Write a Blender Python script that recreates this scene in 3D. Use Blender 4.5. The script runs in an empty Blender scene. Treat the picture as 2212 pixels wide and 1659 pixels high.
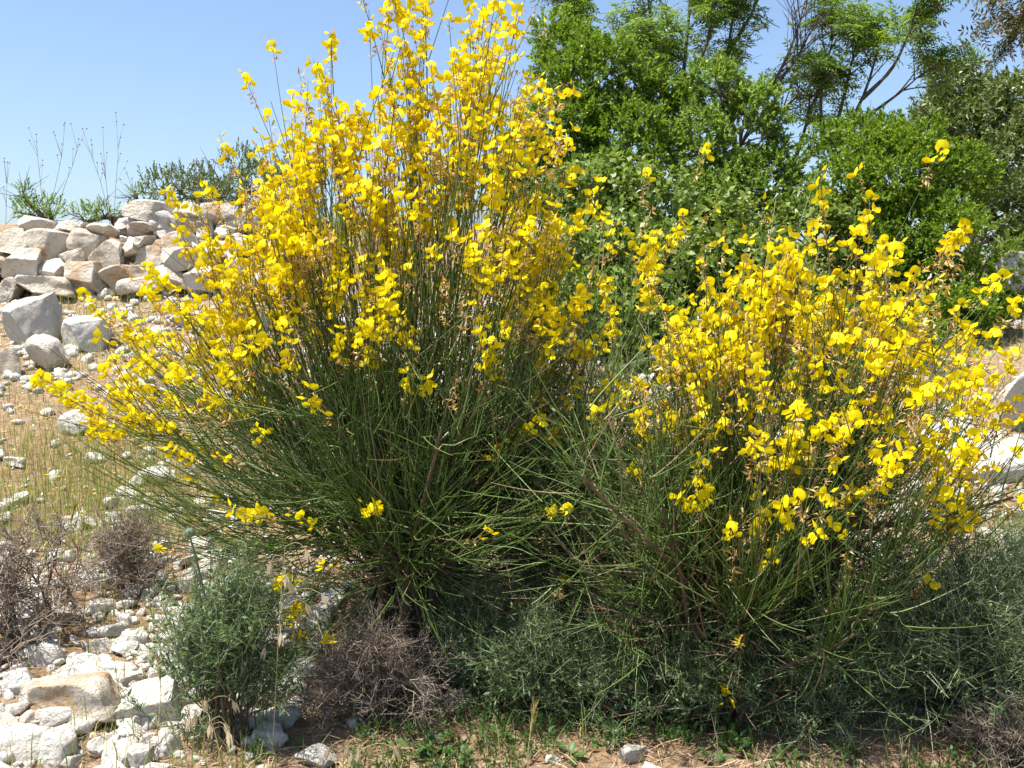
import bpy, bmesh, math
import numpy as np
from mathutils import Matrix, Vector

S = bpy.context.scene
# ------------------------------------------------------------------ camera
PITCH = math.radians(5.0); CAMZ = 1.6; LENS = 35.0
cd = bpy.data.cameras.new('camera'); cam = bpy.data.objects.new('camera', cd)
S.collection.objects.link(cam); S.camera = cam
cd.lens = LENS; cd.sensor_width = 36.0; cd.clip_start = 0.05; cd.clip_end = 3000
cam.location = (0, 0, CAMZ); cam.rotation_euler = (math.radians(90) - PITCH, 0, 0)
# ------------------------------------------------------------------ sky and sun
SUN = Vector((-0.32, -0.13, 0.92)).normalized()
W = bpy.data.worlds.new('World'); S.world = W; W.use_nodes = True
wn = W.node_tree; bg = wn.nodes['Background']
sky = wn.nodes.new('ShaderNodeTexSky'); sky.sky_type = 'NISHITA'; sky.sun_disc = False
sky.sun_elevation = math.asin(SUN.z); sky.sun_rotation = math.atan2(SUN.x, SUN.y)
sky.altitude = 300; sky.air_density = 1.0; sky.dust_density = 2.2; sky.ozone_density = 3.5
wn.links.new(sky.outputs[0], bg.inputs[0]); bg.inputs[1].default_value = 0.11
sl = bpy.data.lights.new('sun', 'SUN'); so = bpy.data.objects.new('sun', sl); S.collection.objects.link(so)
sl.energy = 5.0; sl.angle = math.radians(0.55); sl.color = (1.0, 0.95, 0.87)
so.rotation_euler = (-SUN).to_track_quat('-Z', 'Y').to_euler(); so.location = (-3, 1, 8)
S.view_settings.view_transform = 'Standard'; S.view_settings.look = 'None'
S.view_settings.exposure = 1.0; S.view_settings.gamma = 1.0
S.cycles.max_bounces = 6; S.cycles.transparent_max_bounces = 8; S.cycles.transmission_bounces = 4
S.cycles.diffuse_bounces = 4; S.cycles.caustics_reflective = False; S.cycles.caustics_refractive = False

COL = S.collection
PXW, PXH = 2212.0, 1659.0; FPX = PXW * LENS / 36.0
cp, sp = math.cos(PITCH), math.sin(PITCH)
def ray(px, py):
    u = (px - PXW / 2) / FPX; v = (PXH / 2 - py) / FPX
    return np.array([u, cp + sp * v, -sp + cp * v])
def P(px, py, d):                                   # the point seen at a pixel, d metres away
    r = ray(px, py); return np.array([0, 0, CAMZ]) + r * (d / r[1])
def nz(a, ax=-1): return a / np.maximum(np.linalg.norm(a, axis=ax, keepdims=True), 1e-9)

# ------------------------------------------------------------------ smooth pseudo noise
def wav(p, f, seed, n=7):
    r = np.random.default_rng(seed); p = np.asarray(p, float); o = np.zeros(p.shape[:-1])
    for i in range(n):
        k = nz(r.normal(size=p.shape[-1])) * f * r.uniform(.6, 1.7)
        o = o + np.sin(p @ k + r.uniform(0, 6.28))
    return o / n * 1.6
# ------------------------------------------------------------------ terrain
PL = np.array([(-60, -14), (-4, -1.2), (0, 0), (1.2, .52), (1.7, .70), (2.4, .74), (3.5, .95), (4.7, 1.27), (5.6, 1.57), (5.82, 1.64), (6.0, 1.93),
               (6.5, 2.06), (8, 2.16), (12, 2.0), (30, 0), (80, -12), (300, -50), (900, -120)])
PR = np.array([(-60, -14), (-4, -1.2), (0, 0), (1.2, .52), (1.7, .70), (2.4, .74), (3.5, .97), (4.7, 1.25), (5.6, 1.45), (7, 1.7), (9, 1.95), (12, 1.95), (30, 0), (80, -12), (300, -50), (900, -120)])
def hgt(x, y):
    x = np.asarray(x, float); y = np.asarray(y, float)
    a = np.interp(y, PL[:, 0], PL[:, 1]); b = np.interp(y, PR[:, 0], PR[:, 1])
    t = np.clip((x - .1) / 1.0, 0, 1); t = t * t * (3 - 2 * t)
    q = np.stack([x, y], -1); near = np.clip(1 - np.abs(y - 4) / 12, 0, 1) * np.clip(1 - np.abs(x) / 12, 0, 1)
    return a * (1 - t) + b * t + near * (.030 * wav(q, 2.6, 3) + .012 * wav(q, 9, 4) + .005 * wav(q, 28, 5, 11))
def G(px, py):                                      # the ground point seen at a pixel
    r = ray(px, py); yy = np.arange(1.0, 14, .006); p = np.array([0, 0, CAMZ]) + r[None] * (yy / r[1])[:, None]
    k = np.nonzero(p[:, 2] < hgt(p[:, 0], p[:, 1]))[0]
    q = p[k[0]] if len(k) else p[-1]
    return np.array([q[0], q[1], float(hgt(q[0], q[1]))])
def on(x, y, dz=0.0): return np.array([x, y, float(hgt(x, y)) + dz])

# ------------------------------------------------------------------ mesh helpers
def mk(name, V, F, mats, MI=None, smooth=False):
    me = bpy.data.meshes.new(name); V = np.asarray(V, np.float32)
    Fs = [np.asarray(f, np.int32) for f in (F if isinstance(F, list) else [F]) if len(f)]
    me.vertices.add(len(V)); me.vertices.foreach_set('co', V.ravel())
    tot = np.concatenate([np.full(len(f), f.shape[1], np.int32) for f in Fs]); idx = np.concatenate([f.ravel() for f in Fs])
    me.loops.add(len(idx)); me.loops.foreach_set('vertex_index', idx)
    me.polygons.add(len(tot)); me.polygons.foreach_set('loop_start', (np.cumsum(tot) - tot).astype(np.int32))
    for m in (mats if isinstance(mats, (list, tuple)) else [mats]): me.materials.append(m)
    if MI is not None: me.polygons.foreach_set('material_index', np.asarray(MI, np.int32))
    if smooth: me.polygons.foreach_set('use_smooth', np.ones(len(tot), bool))
    me.update(calc_edges=True); me.validate(); return me
def tag(o, label=None, cat=None, group=None, kind=None):
    for k, v in (('label', label), ('category', cat), ('group', group), ('kind', kind)):
        if v: o[k] = v
    return o
def thing(name, loc, label, cat, group=None):
    o = bpy.data.objects.new(name, None); COL.objects.link(o); o.location = tuple(float(c) for c in loc); o.empty_display_size = .05
    return tag(o, label, cat, group)
def obj(name, me, parent=None, kind=None):
    o = bpy.data.objects.new(name, me); COL.objects.link(o)
    if parent is not None: o.parent = parent
    if kind: o['kind'] = kind
    return o
def part(name, V, F, mat, t, smooth=False, kind=None, MI=None, under=None):      # under: the part it is a sub-part of
    V = np.asarray(V) - np.array(t.location)[None]
    return obj(name, mk(name, V, F, mat, MI, smooth), under or t, kind)
def solo(name, V, F, mat, base, label, cat, group=None, smooth=False, kind=None):
    o = obj(name, mk(name, np.asarray(V) - np.asarray(base)[None], F, mat, None, smooth)); o.location = tuple(float(c) for c in base)
    return tag(o, label, cat, group, kind)
def join(*VF):
    Vs, Fs, n = [], {}, 0
    for V, F in VF:
        if not len(V): continue
        for f in (F if isinstance(F, list) else [F]):
            if len(f): Fs.setdefault(f.shape[1], []).append(f + n)
        Vs.append(V); n += len(V)
    return np.concatenate(Vs), [np.concatenate(f) for f in Fs.values()]
def tubes(pts, rad, sides=3, rng=None):
    pts = np.asarray(pts, float); N, K = pts.shape[:2]; rad = np.broadcast_to(np.asarray(rad, float), (N, K))
    T = nz(np.gradient(pts, axis=1)); r = rng or np.random.default_rng(1)
    ref = nz(r.normal(size=(N, 1, 3))); n1 = nz(np.cross(T, ref)); n2 = np.cross(T, n1)
    a = np.arange(sides) * 2 * math.pi / sides
    V = pts[:, :, None] + rad[:, :, None, None] * (np.cos(a)[None, None, :, None] * n1[:, :, None] + np.sin(a)[None, None, :, None] * n2[:, :, None])
    b = (np.arange(N) * K * sides)[:, None, None] + (np.arange(K - 1) * sides)[None, :, None]; i = np.arange(sides)[None, None]; j = (i + 1) % sides
    F = np.stack([b + i, b + j, b + sides + j, b + sides + i], -1).reshape(-1, 4)
    return V.reshape(-1, 3), F
def ribbons(pts, wid, side):
    N, K = pts.shape[:2]; wid = np.broadcast_to(np.asarray(wid, float), (N, K))
    o = side[:, None] * wid[:, :, None] * .5
    V = np.stack([pts - o, pts + o], 2).reshape(-1, 3)
    b = (np.arange(N) * K * 2)[:, None] + (np.arange(K - 1) * 2)[None]
    return V, np.stack([b, b + 1, b + 3, b + 2], -1).reshape(-1, 4)
def leaves(base, d, nrm, ln, wd, fold=.12, droop=.1):
    N = len(base); d = nz(d); s = nz(np.cross(d, nrm)); n = np.cross(s, d)
    ln = np.broadcast_to(ln, (N,))[:, None]; wd = np.broadcast_to(wd, (N,))[:, None]
    m = base + d * ln * .45
    V = np.stack([base, m + s * wd * .5 + n * wd * fold, base + d * ln - n * ln * droop, m - s * wd * .5 + n * wd * fold], 1)
    return V.reshape(-1, 3), np.arange(N * 4).reshape(N, 4)
def bez(a, b, c, d, K):
    t = np.linspace(0, 1, K)[None, :, None]; a, b, c, d = (np.asarray(q)[:, None] for q in (a, b, c, d))
    return a * (1 - t) ** 3 + 3 * b * t * (1 - t) ** 2 + 3 * c * t * t * (1 - t) + d * t ** 3
def frame(ax, rng):
    ax = nz(ax); r = nz(rng.normal(size=ax.shape)); x = nz(np.cross(r, ax)); y = np.cross(ax, x)
    return np.stack([x, y, ax], -1)                 # columns
def inst(V, F, B, sc, o):
    N, m = len(o), len(V); sc = np.broadcast_to(sc, (N,))
    R = np.einsum('nij,mj->nmi', B, V) * sc[:, None, None] + o[:, None]
    Fs = [(f[None] + (np.arange(N) * m)[:, None, None]).reshape(-1, f.shape[1]) for f in (F if isinstance(F, list) else [F])]
    return R.reshape(-1, 3), Fs
def sample_on(pts, n, rng, lo=.2, hi=1.0):          # n random points on each polyline: position, tangent, parameter
    N, K = pts.shape[:2]; t = rng.uniform(lo, hi, (N, n)); f = t * (K - 1); i = np.minimum(f.astype(int), K - 2); w = (f - i)[..., None]
    r = np.arange(N)[:, None]; p = pts[r, i] * (1 - w) + pts[r, i + 1] * w
    return p.reshape(-1, 3), nz(pts[r, i + 1] - pts[r, i]).reshape(-1, 3), t.reshape(-1)
def kids(pts, n, rng, ln, ang, K=4, lo=.2, hi=1.0, up=0.0, curl=.15, taper=0.0):
    p, T, t = sample_on(pts, n, rng, lo, hi); M = len(p)
    a = rng.uniform(*ang, M)[:, None]; s = nz(np.cross(T, nz(rng.normal(size=(M, 3)))))
    d = nz(np.cos(a) * T + np.sin(a) * s + np.array([0, 0, up])); L = rng.uniform(*ln, M)[:, None] * (1 - taper * t[:, None])
    e = p + d * L + rng.normal(size=(M, 3)) * L * curl + np.array([0, 0, up]) * L * .3
    return bez(p, p + d * L * .33, e - nz(e - p + np.array([0, 0, up]) * L * .5) * L * .3, e, K)

# ------------------------------------------------------------------ materials
def nodes(name):
    m = bpy.data.materials.new(name); m.use_nodes = True; nt = m.node_tree; return m, nt, nt.nodes['Principled BSDF']
def ramp(nt, cols, pos=None, interp='LINEAR'):
    r = nt.nodes.new('ShaderNodeValToRGB'); e = r.color_ramp.elements; r.color_ramp.interpolation = interp
    while len(e) < len(cols): e.new(.5)
    for i, c in enumerate(cols):
        e[i].position = pos[i] if pos else i / (len(cols) - 1); e[i].color = (*c, 1)
    return r
def leafy(name, cols, pos=None, trans=.35, rough=.45, tcol=1.5, spec=.35):
    m, nt, b = nodes(name); L = nt.links
    g = nt.nodes.new('ShaderNodeNewGeometry'); r = ramp(nt, cols, pos); L.new(g.outputs['Random Per Island'], r.inputs[0])
    L.new(r.outputs[0], b.inputs['Base Color']); b.inputs['Roughness'].default_value = rough; b.inputs['Specular IOR Level'].default_value = spec
    if trans:
        t = nt.nodes.new('ShaderNodeBsdfTranslucent'); mx = nt.nodes.new('ShaderNodeMixShader'); mx.inputs[0].default_value = trans
        mu = nt.nodes.new('ShaderNodeMix'); mu.data_type = 'RGBA'; mu.blend_type = 'MULTIPLY'; mu.inputs[0].default_value = 1
        L.new(r.outputs[0], mu.inputs[6]); mu.inputs[7].default_value = (tcol, tcol, tcol * .6, 1)
        L.new(mu.outputs[2], t.inputs[0]); L.new(b.outputs[0], mx.inputs[1]); L.new(t.outputs[0], mx.inputs[2])
        L.new(mx.outputs[0], nt.nodes['Material Output'].inputs[0])
    return m
def noise(nt, sc, det=6, rough=.55, vec=None):
    n = nt.nodes.new('ShaderNodeTexNoise'); n.inputs['Scale'].default_value = sc; n.inputs['Detail'].default_value = det; n.inputs['Roughness'].default_value = rough
    if vec is not None: nt.links.new(vec, n.inputs['Vector'])
    return n
def mixc(nt, fac, a, b, mode='MIX'):
    m = nt.nodes.new('ShaderNodeMix'); m.data_type = 'RGBA'; m.blend_type = mode
    for s, i in ((fac, 0), (a, 6), (b, 7)):
        if hasattr(s, 'links'): nt.links.new(s, m.inputs[i])
        else: m.inputs[i].default_value = s if i == 0 else (*s, 1)
    return m.outputs[2]
def limestone(name, pale, warm, warm_at, grime=.5):
    m, nt, b = nodes(name); L = nt.links; g = nt.nodes.new('ShaderNodeNewGeometry'); pos = g.outputs['Position']
    oi = nt.nodes.new('ShaderNodeObjectInfo')
    n1 = noise(nt, 6, 6, .6, pos); n2 = noise(nt, 34, 8, .7, pos); n3 = noise(nt, 140, 4, .6, pos); v = nt.nodes.new('ShaderNodeTexVoronoi'); v.inputs['Scale'].default_value = 42
    L.new(pos, v.inputs['Vector'])
    w = nt.nodes.new('ShaderNodeMath'); w.operation = 'MULTIPLY_ADD'; L.new(oi.outputs['Random'], w.inputs[0]); w.inputs[1].default_value = .22; L.new(n1.outputs[0], w.inputs[2])
    r1 = ramp(nt, [pale, tuple(c * .86 for c in pale), warm], [.42, warm_at, warm_at + .16]); L.new(w.outputs[0], r1.inputs[0])
    r2 = ramp(nt, [(.45, .42, .38), (1, 1, 1), (1.0, 1.0, 1.0)], [.28, .46, 1]); L.new(n2.outputs[0], r2.inputs[0])
    c = mixc(nt, grime, r1.outputs[0], r2.outputs[0], 'MULTIPLY')
    r3 = ramp(nt, [(.35, .3, .25), (1, 1, 1)], [.05, .16]); L.new(v.outputs['Distance'], r3.inputs[0])
    c = mixc(nt, .55, c, r3.outputs[0], 'MULTIPLY'); L.new(c, b.inputs['Base Color'])
    b.inputs['Roughness'].default_value = .9; b.inputs['Specular IOR Level'].default_value = .15
    ad = nt.nodes.new('ShaderNodeMath'); ad.operation = 'MULTIPLY_ADD'; n4 = noise(nt, 13, 5, .6, pos); a4 = nt.nodes.new('ShaderNodeMath'); a4.operation = 'MULTIPLY_ADD'; L.new(n4.outputs[0], a4.inputs[0]); a4.inputs[1].default_value = 1.6; L.new(n2.outputs[0], a4.inputs[2]); L.new(n3.outputs[0], ad.inputs[0]); ad.inputs[1].default_value = .3; L.new(a4.outputs[0], ad.inputs[2])
    bp = nt.nodes.new('ShaderNodeBump'); bp.inputs['Strength'].default_value = 1.0; bp.inputs['Distance'].default_value = .022
    L.new(ad.outputs[0], bp.inputs['Height']); L.new(bp.outputs[0], b.inputs['Normal'])
    return m
M_wall = limestone('weathered_limestone', (.68, .61, .50), (.48, .31, .16), .67, .75)
M_rock = limestone('pale_limestone', (.72, .68, .60), (.52, .36, .21), .74, .45)
M_rub = limestone('limestone_rubble', (.74, .70, .63), (.56, .40, .25), .74, .35)
M_grey = limestone('grey_limestone', (.58, .55, .49), (.44, .36, .27), .78, .7)
# soil
m, nt, b = nodes('stony_soil'); L = nt.links; g = nt.nodes.new('ShaderNodeNewGeometry'); pos = g.outputs['Position']
n1 = noise(nt, 1.3, 5, .6, pos); n2 = noise(nt, 26, 8, .75, pos); n3 = noise(nt, 110, 5, .7, pos); v = nt.nodes.new('ShaderNodeTexVoronoi'); v.inputs['Scale'].default_value = 55; L.new(pos, v.inputs['Vector'])
r1 = ramp(nt, [(.34, .19, .09), (.47, .32, .19), (.55, .43, .30)], [.35, .5, .66]); L.new(n1.outputs[0], r1.inputs[0])
r2 = ramp(nt, [(.24, .15, .08), (.46, .33, .21), (.66, .57, .45)], [.32, .5, .68]); L.new(n2.outputs[0], r2.inputs[0])
c = mixc(nt, .55, r1.outputs[0], r2.outputs[0]); r3 = ramp(nt, [(1, 1, 1), (.45, .4, .35)], [.3, .62]); L.new(v.outputs['Distance'], r3.inputs[0])
c = mixc(nt, .5, c, r3.outputs[0], 'MULTIPLY'); L.new(c, b.inputs['Base Color']); b.inputs['Roughness'].default_value = .95; b.inputs['Specular IOR Level'].default_value = .1
ad = nt.nodes.new('ShaderNodeMath'); ad.operation = 'ADD'; L.new(n3.outputs[0], ad.inputs[0]); L.new(n2.outputs[0], ad.inputs[1])
bp = nt.nodes.new('ShaderNodeBump'); bp.inputs['Strength'].default_value = .9; bp.inputs['Distance'].default_value = .02; L.new(ad.outputs[0], bp.inputs['Height']); L.new(bp.outputs[0], b.inputs['Normal'])
M_soil = m
def bark(name, a, bcol, sc=60):
    m, nt, b = nodes(name); L = nt.links; g = nt.nodes.new('ShaderNodeNewGeometry'); mp = nt.nodes.new('ShaderNodeMapping'); mp.inputs['Scale'].default_value = (1, 1, .25); L.new(g.outputs['Position'], mp.inputs[0])
    n = noise(nt, sc, 6, .7, mp.outputs[0]); r = ramp(nt, [a, bcol], [.35, .65]); L.new(n.outputs[0], r.inputs[0]); L.new(r.outputs[0], b.inputs['Base Color']); b.inputs['Roughness'].default_value = .9
    bp = nt.nodes.new('ShaderNodeBump'); bp.inputs['Strength'].default_value = .6; bp.inputs['Distance'].default_value = .004; L.new(n.outputs[0], bp.inputs['Height']); L.new(bp.outputs[0], b.inputs['Normal']); return m
M_wood = bark('broom_bark', (.07, .045, .028), (.22, .15, .095))
M_bark = bark('grey_bark', (.05, .04, .033), (.16, .13, .10))
M_stem = leafy('broom_stem', [(.045, .085, .015), (.08, .14, .025), (.13, .205, .045), (.20, .25, .10), (.34, .26, .14), (.22, .14, .085)], [0, .32, .72, .88, .94, 1], trans=.1, rough=.38, spec=.5)
M_dtwig = leafy('dead_twig', [(.06, .04, .025), (.14, .09, .055), (.26, .18, .11), (.08, .11, .04)], trans=0, rough=.85, spec=.2)
M_bleaf = leafy('broom_leaf', [(.07, .13, .045), (.14, .20, .08)], trans=.3)
M_yel = leafy('broom_petal', [(.80, .60, .003), (.86, .71, .005), (.90, .78, .010)], trans=.45, rough=.55, tcol=1.05, spec=.2)
M_caly = leafy('calyx', [(.22, .22, .06), (.36, .30, .10)], trans=.2)
M_wither = leafy('withered_petal', [(.42, .20, .05), (.60, .38, .13), (.72, .52, .22), (.80, .66, .42)], trans=.35, tcol=1.1)
M_lent = leafy('lentisk_leaf', [(.070, .125, .010), (.125, .205, .018), (.185, .28, .028), (.28, .36, .06)], [0, .4, .85, 1], trans=.38, rough=.4, tcol=1.7, spec=.35)
M_lent2 = leafy('young_lentisk_leaf', [(.07, .13, .015), (.13, .22, .028), (.24, .34, .06), (.36, .44, .13)], [0, .4, .8, 1], trans=.4, tcol=1.6)
M_tere = leafy('terebinth_leaflet', [(.075, .135, .018), (.135, .225, .03), (.23, .33, .055)], trans=.4, tcol=1.7)
M_tred = leafy('red_terebinth_leaflet', [(.05, .09, .018), (.08, .13, .025), (.13, .11, .03), (.28, .10, .045)], trans=.35)
M_oliv = leafy('oak_leaf', [(.065, .10, .022), (.12, .17, .04), (.21, .24, .085)], trans=.22, rough=.42, spec=.45)
M_styr = leafy('round_leaf', [(.08, .125, .015), (.135, .20, .025), (.21, .28, .05), (.32, .37, .14)], [0, .45, .85, 1], trans=.32, rough=.45)
M_grass = leafy('grass_blade', [(.12, .19, .035), (.22, .27, .06), (.42, .36, .13), (.58, .46, .24)], [0, .5, .85, 1], trans=.35, tcol=1.2)
M_straw = leafy('straw', [(.50, .38, .19), (.66, .53, .30)], trans=.2)
M_awn = leafy('barley_awn', [(.42, .40, .14), (.62, .54, .24)], trans=.35)
M_oat = leafy('oat_husk', [(.62, .50, .34), (.80, .70, .55)], trans=.35)
M_thorn = leafy('dry_thorn_twig', [(.12, .09, .068), (.215, .17, .13), (.34, .285, .23)], trans=0, rough=.85, spec=.2)
M_spine = leafy('green_thorn_twig', [(.07, .11, .04), (.14, .20, .08), (.24, .29, .15), (.46, .47, .35)], [0, .4, .8, 1], trans=.1, rough=.6)
M_spleaf = leafy('thorn_leaflet', [(.08, .14, .045), (.15, .23, .08)], trans=.3)
M_dead = leafy('dead_brown_leaf', [(.12, .04, .018), (.24, .085, .04), (.34, .16, .08)], trans=.25)
M_thist = leafy('thistle_green', [(.12, .17, .10), (.20, .25, .16)], trans=.15)
M_weed = leafy('weed_leaf', [(.06, .12, .03), (.10, .185, .05)], trans=.35)
M_purp = leafy('purple_petal', [(.45, .20, .50), (.58, .34, .62)], trans=.4)
M_fluff = leafy('seed_fluff', [(.7, .68, .64), (.8, .78, .74)], trans=.5)

# ------------------------------------------------------------------ the ground: one sheet to the horizon
def axis(a, b, st, far, n=26):
    g = np.geomspace(st * 2, far, n); return np.concatenate([a - g[::-1], np.arange(a, b, st), b + g])
gx = axis(-3.4, 3.4, .035, 700); gy = axis(1.3, 6.6, .035, 800); gy = gy[gy > -55]
X, Y = np.meshgrid(gx, gy); Vg = np.stack([X, Y, hgt(X, Y)], -1).reshape(-1, 3); nx = len(gx)
ii = (np.arange(len(gy) - 1)[:, None] * nx + np.arange(nx - 1)[None]).ravel()
ground = obj('ground', mk('ground', Vg, np.stack([ii, ii + 1, ii + nx + 1, ii + nx], 1), M_soil, None, True), None, 'structure')
tag(ground, 'reddish stony soil of the hillside slope', 'ground')

# ------------------------------------------------------------------ rocks
def ico(sub):
    bm = bmesh.new(); bmesh.ops.create_icosphere(bm, subdivisions=sub, radius=1); V = np.array([v.co[:] for v in bm.verts]); F = np.array([[v.index for v in f.verts] for f in bm.faces]); bm.free(); return V, F
ICO = {k: ico(k) for k in (1, 2, 3, 5)}
def rock(seed, sub, npl=11, rough=1.0, lo=.5, hi=.86):
    r = np.random.default_rng(seed); V, F = ICO[sub]; p = V.copy()
    for i in range(npl):
        n = nz(r.normal(size=3) * np.array([1, 1, 1.0])) if i > 5 else nz(np.eye(3)[i % 3] * (1 if i < 3 else -1) + r.normal(size=3) * .28)
        d = p @ n - r.uniform(lo, hi) * (.82 if i <= 5 else 1); p = p - n[None] * np.maximum(d, 0)[:, None] * .96
    d = nz(p); p = p + d * (rough * (.085 * wav(p, 3.4, seed + 1) + .040 * wav(p, 8, seed + 2, 9) + ((.020 * wav(p, 20, seed + 3, 17) + .010 * wav(p, 45, seed + 5, 21) - .05 * np.maximum(wav(p, 13, seed + 4, 9) - .75, 0)) if sub > 3 else 0)))[:, None]
    lo_, hi_ = p.min(0), p.max(0); return (p - (lo_ + hi_) / 2) / (hi_ - lo_), F
BIG = [rock(100 + i, 5, 10 + i % 4) for i in range(9)]
bigmesh = {}
def bigrock(i, mat):
    k = (i % len(BIG), mat.name)
    if k not in bigmesh: bigmesh[k] = mk('rock', BIG[k[0]][0], BIG[k[0]][1], mat, None, True)
    return bigmesh[k]
MED = [rock(300 + i, 3, 9, .8) for i in range(8)]
medmesh = [mk('stone', v, f, M_rub, None, True) for v, f in MED]
SMALL = [rock(400 + i, 1, 6, .5) for i in range(10)]

def place(o, c, size, rz, tx=0, ty=0, parent=None):
    o.location = tuple(float(q) for q in (np.asarray(c) - (np.array(parent.location) if parent else 0))); o.scale = tuple(float(s) for s in size); o.rotation_euler = (tx, ty, rz)

# ---- the dry stone wall (positions read from the photograph, distance from the terrace edge)
wall = thing('dry_stone_wall', on(-1.9, 5.7), 'collapsed dry stone terrace wall of pale limestone blocks on the slope', 'wall')
def Z1(zx, zy): return zx * .3124, 345.6 + zy * .3124
WS = [(70, 570, 200, 170, 4), (235, 455, 210, 110, -8), (320, 585, 345, 200, 6), (425, 478, 190, 125, 8), (555, 572, 165, 160, 25), (545, 478, 90, 85, 0), (680, 478, 155, 85, -4),
      (640, 535, 105, 75, 0), (140, 735, 240, 240, 10), (5, 690, 80, 100, 0), (500, 692, 215, 145, -12), (340, 762, 195, 155, 8), (722, 665, 215, 205, 20), (575, 815, 275, 205, 0),
      (285, 885, 375, 165, 0), (45, 905, 125, 170, 0), (857, 795, 295, 150, -12), (900, 605, 145, 140, 0), (1030, 665, 195, 145, 10), (1212, 685, 195, 155, 6), (1230, 560, 195, 115, -6),
      (1130, 815, 245, 195, 5), (930, 868, 250, 105, -4), (975, 563, 105, 80, 0), (1400, 700, 205, 160, 0), (1500, 620, 160, 115, 5), (1380, 830, 220, 170, 0), (1620, 730, 220, 200, -5), (1650, 600, 190, 120, 0), (1600, 880, 230, 150, 0),
      (1850, 700, 220, 200, 5), (1850, 880, 240, 180, 0), (-110, 600, 210, 170, 0), (-130, 760, 220, 180, 6), (-90, 910, 200, 160, 0), (-300, 700, 240, 220, 0), (-310, 890, 240, 200, 0), (-300, 540, 200, 150, 0),
      (1033, 355, 310, 140, 6), (1290, 358, 210, 120, -4), (1485, 365, 210, 130, 0), (1695, 395, 100, 140, 0), (975, 465, 175, 100, 0), (825, 468, 100, 70, 10), (1380, 455, 190, 110, 0), (1540, 480, 170, 110, 0)]
rw = np.random.default_rng(12)
for i, (zx, zy, w, h, a) in enumerate(WS):
    up = zy < 500 and zx > 780
    d = (6.15 if up else 5.60 + (900 - zy) * .0006) + rw.uniform(-.03, .03)
    px, py = Z1(zx, zy); w_, h_ = w * .3124 * d / FPX * 1.10, h * .3124 * d / FPX * 1.12
    o = obj('stone', bigrock(i * 5 + 2, M_wall), wall); dep = max(.2, .9 * w_)
    c = P(px, py, d); c[1] += dep * .33
    place(o, c, (w_ * 1.05, dep, h_ * 1.05), rw.uniform(-.12, .12) + (math.pi if i % 2 else 0), rw.uniform(-.15, .1), math.radians(a), wall)
for i in range(46):                                  # chink stones wedged between the blocks
    zx = rw.uniform(-200, 1750); zy = rw.uniform(500, 940); d = 5.72 + (900 - zy) * .0006; px, py = Z1(zx, zy); s = rw.uniform(.045, .10)
    o = obj('chink_stone', medmesh[i % 8], wall); c = P(px, py, d); place(o, c, (s, s, s * .8), rw.uniform(0, 6), rw.uniform(-.5, .5), 0, wall)

for i in range(26):                                  # fill under the upper course
    zx = rw.uniform(860, 1760); zy = rw.uniform(405, 530); d = 6.22; px, py = Z1(zx, zy); s = rw.uniform(.08, .16)
    o = obj('chink_stone', medmesh[(i * 3) % 8], wall); place(o, P(px, py, d), (s * 1.3, s, s * .8), rw.uniform(0, 6), rw.uniform(-.4, .4), 0, wall)

# ---- loose boulders, each its own
def boulder(px, py, w, h, seed, mat, label, name='boulder', tilt=0, bury=.22, depth=.85, d=None):
    if d is None: c = G(px, py + h * .40)
    else: c = P(px, py + h * .45, d)
    d_ = c[1]; wm, hm = w * d_ / FPX, h * d_ / FPX
    c = c.copy(); c[1] += wm * depth * .25; c[2] = P(px, py, c[1])[2]
    o = obj(name, bigrock(seed, mat)); place(o, c, (wm * 1.08, wm * depth, hm * 1.12), .3 * math.sin(seed * 7.3), .05, math.radians(tilt))
    return tag(o, label, 'rock')
boulder(63, 703, 116, 112, 7, M_grey, 'big grey pitted boulder below the stone wall, tallest of the loose ones', tilt=-12)
boulder(95, 768, 78, 84, 5, M_wall, 'rounded tan boulder leaning under the big grey pitted boulder')
boulder(180, 725, 100, 78, 7, M_rock, 'white pitted boulder beside the big grey boulder')
boulder(14, 785, 52, 66, 2, M_wall, 'earthy tan boulder half sunk under the big grey boulder')
boulder(125, 778, 30, 30, 6, M_wall, 'small tan block between the tan boulder and the white pitted boulder')
boulder(415, 692, 90, 40, 8, M_rock, 'long white stone below the wall behind the broom stems')
boulder(545, 690, 80, 62, 1, M_rock, 'white block behind the upper stems of the tall broom')
boulder(170, 914, 84, 60, 4, M_rock, 'bright white wedge of rock alone on the dry grass slope', tilt=-14)
boulder(155, 1514, 186, 112, 0, M_wall, 'flat tan-topped limestone slab propped on the rubble', name='slab', tilt=-8, depth=.8)
boulder(325, 1518, 164, 116, 6, M_rock, 'white rough limestone block beside the tan-topped slab', tilt=-6)
boulder(335, 1030, 70, 40, 5, M_rock, 'white stone showing through the lower stems of the tall broom')
boulder(2110, 990, 225, 95, 7, M_rock, 'broad white rock outcrop beside the low broom', depth=1.0).rotation_euler.x = .45
boulder(2200, 870, 80, 150, 3, M_rock, 'upright pale rock standing behind the broad white outcrop', depth=.9).rotation_euler.x = .35
boulder(2020, 1060, 110, 50, 1, M_rock, 'low white rock in front of the broad outcrop')
boulder(2185, 1110, 60, 34, 8, M_wall, 'small orange-stained rock on the red soil')
boulder(1870, 1120, 90, 46, 2, M_rock, 'white stone under the outer stems of the low broom')
boulder(1480, 975, 110, 70, 4, M_rock, 'whitish rock seen through the inner stems of the low broom')
boulder(2188, 588, 86, 84, 3, M_grey, 'grey rounded boulder against the dark shrubs', d=5.3)
boulder(680, 1640, 82, 48, 5, M_grey, 'grey stone half buried in the shaded soil below the dry cushion', bury=.4)
boulder(1372, 1628, 66, 48, 1, M_grey, 'small round grey stone lying in the shaded grass')
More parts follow.
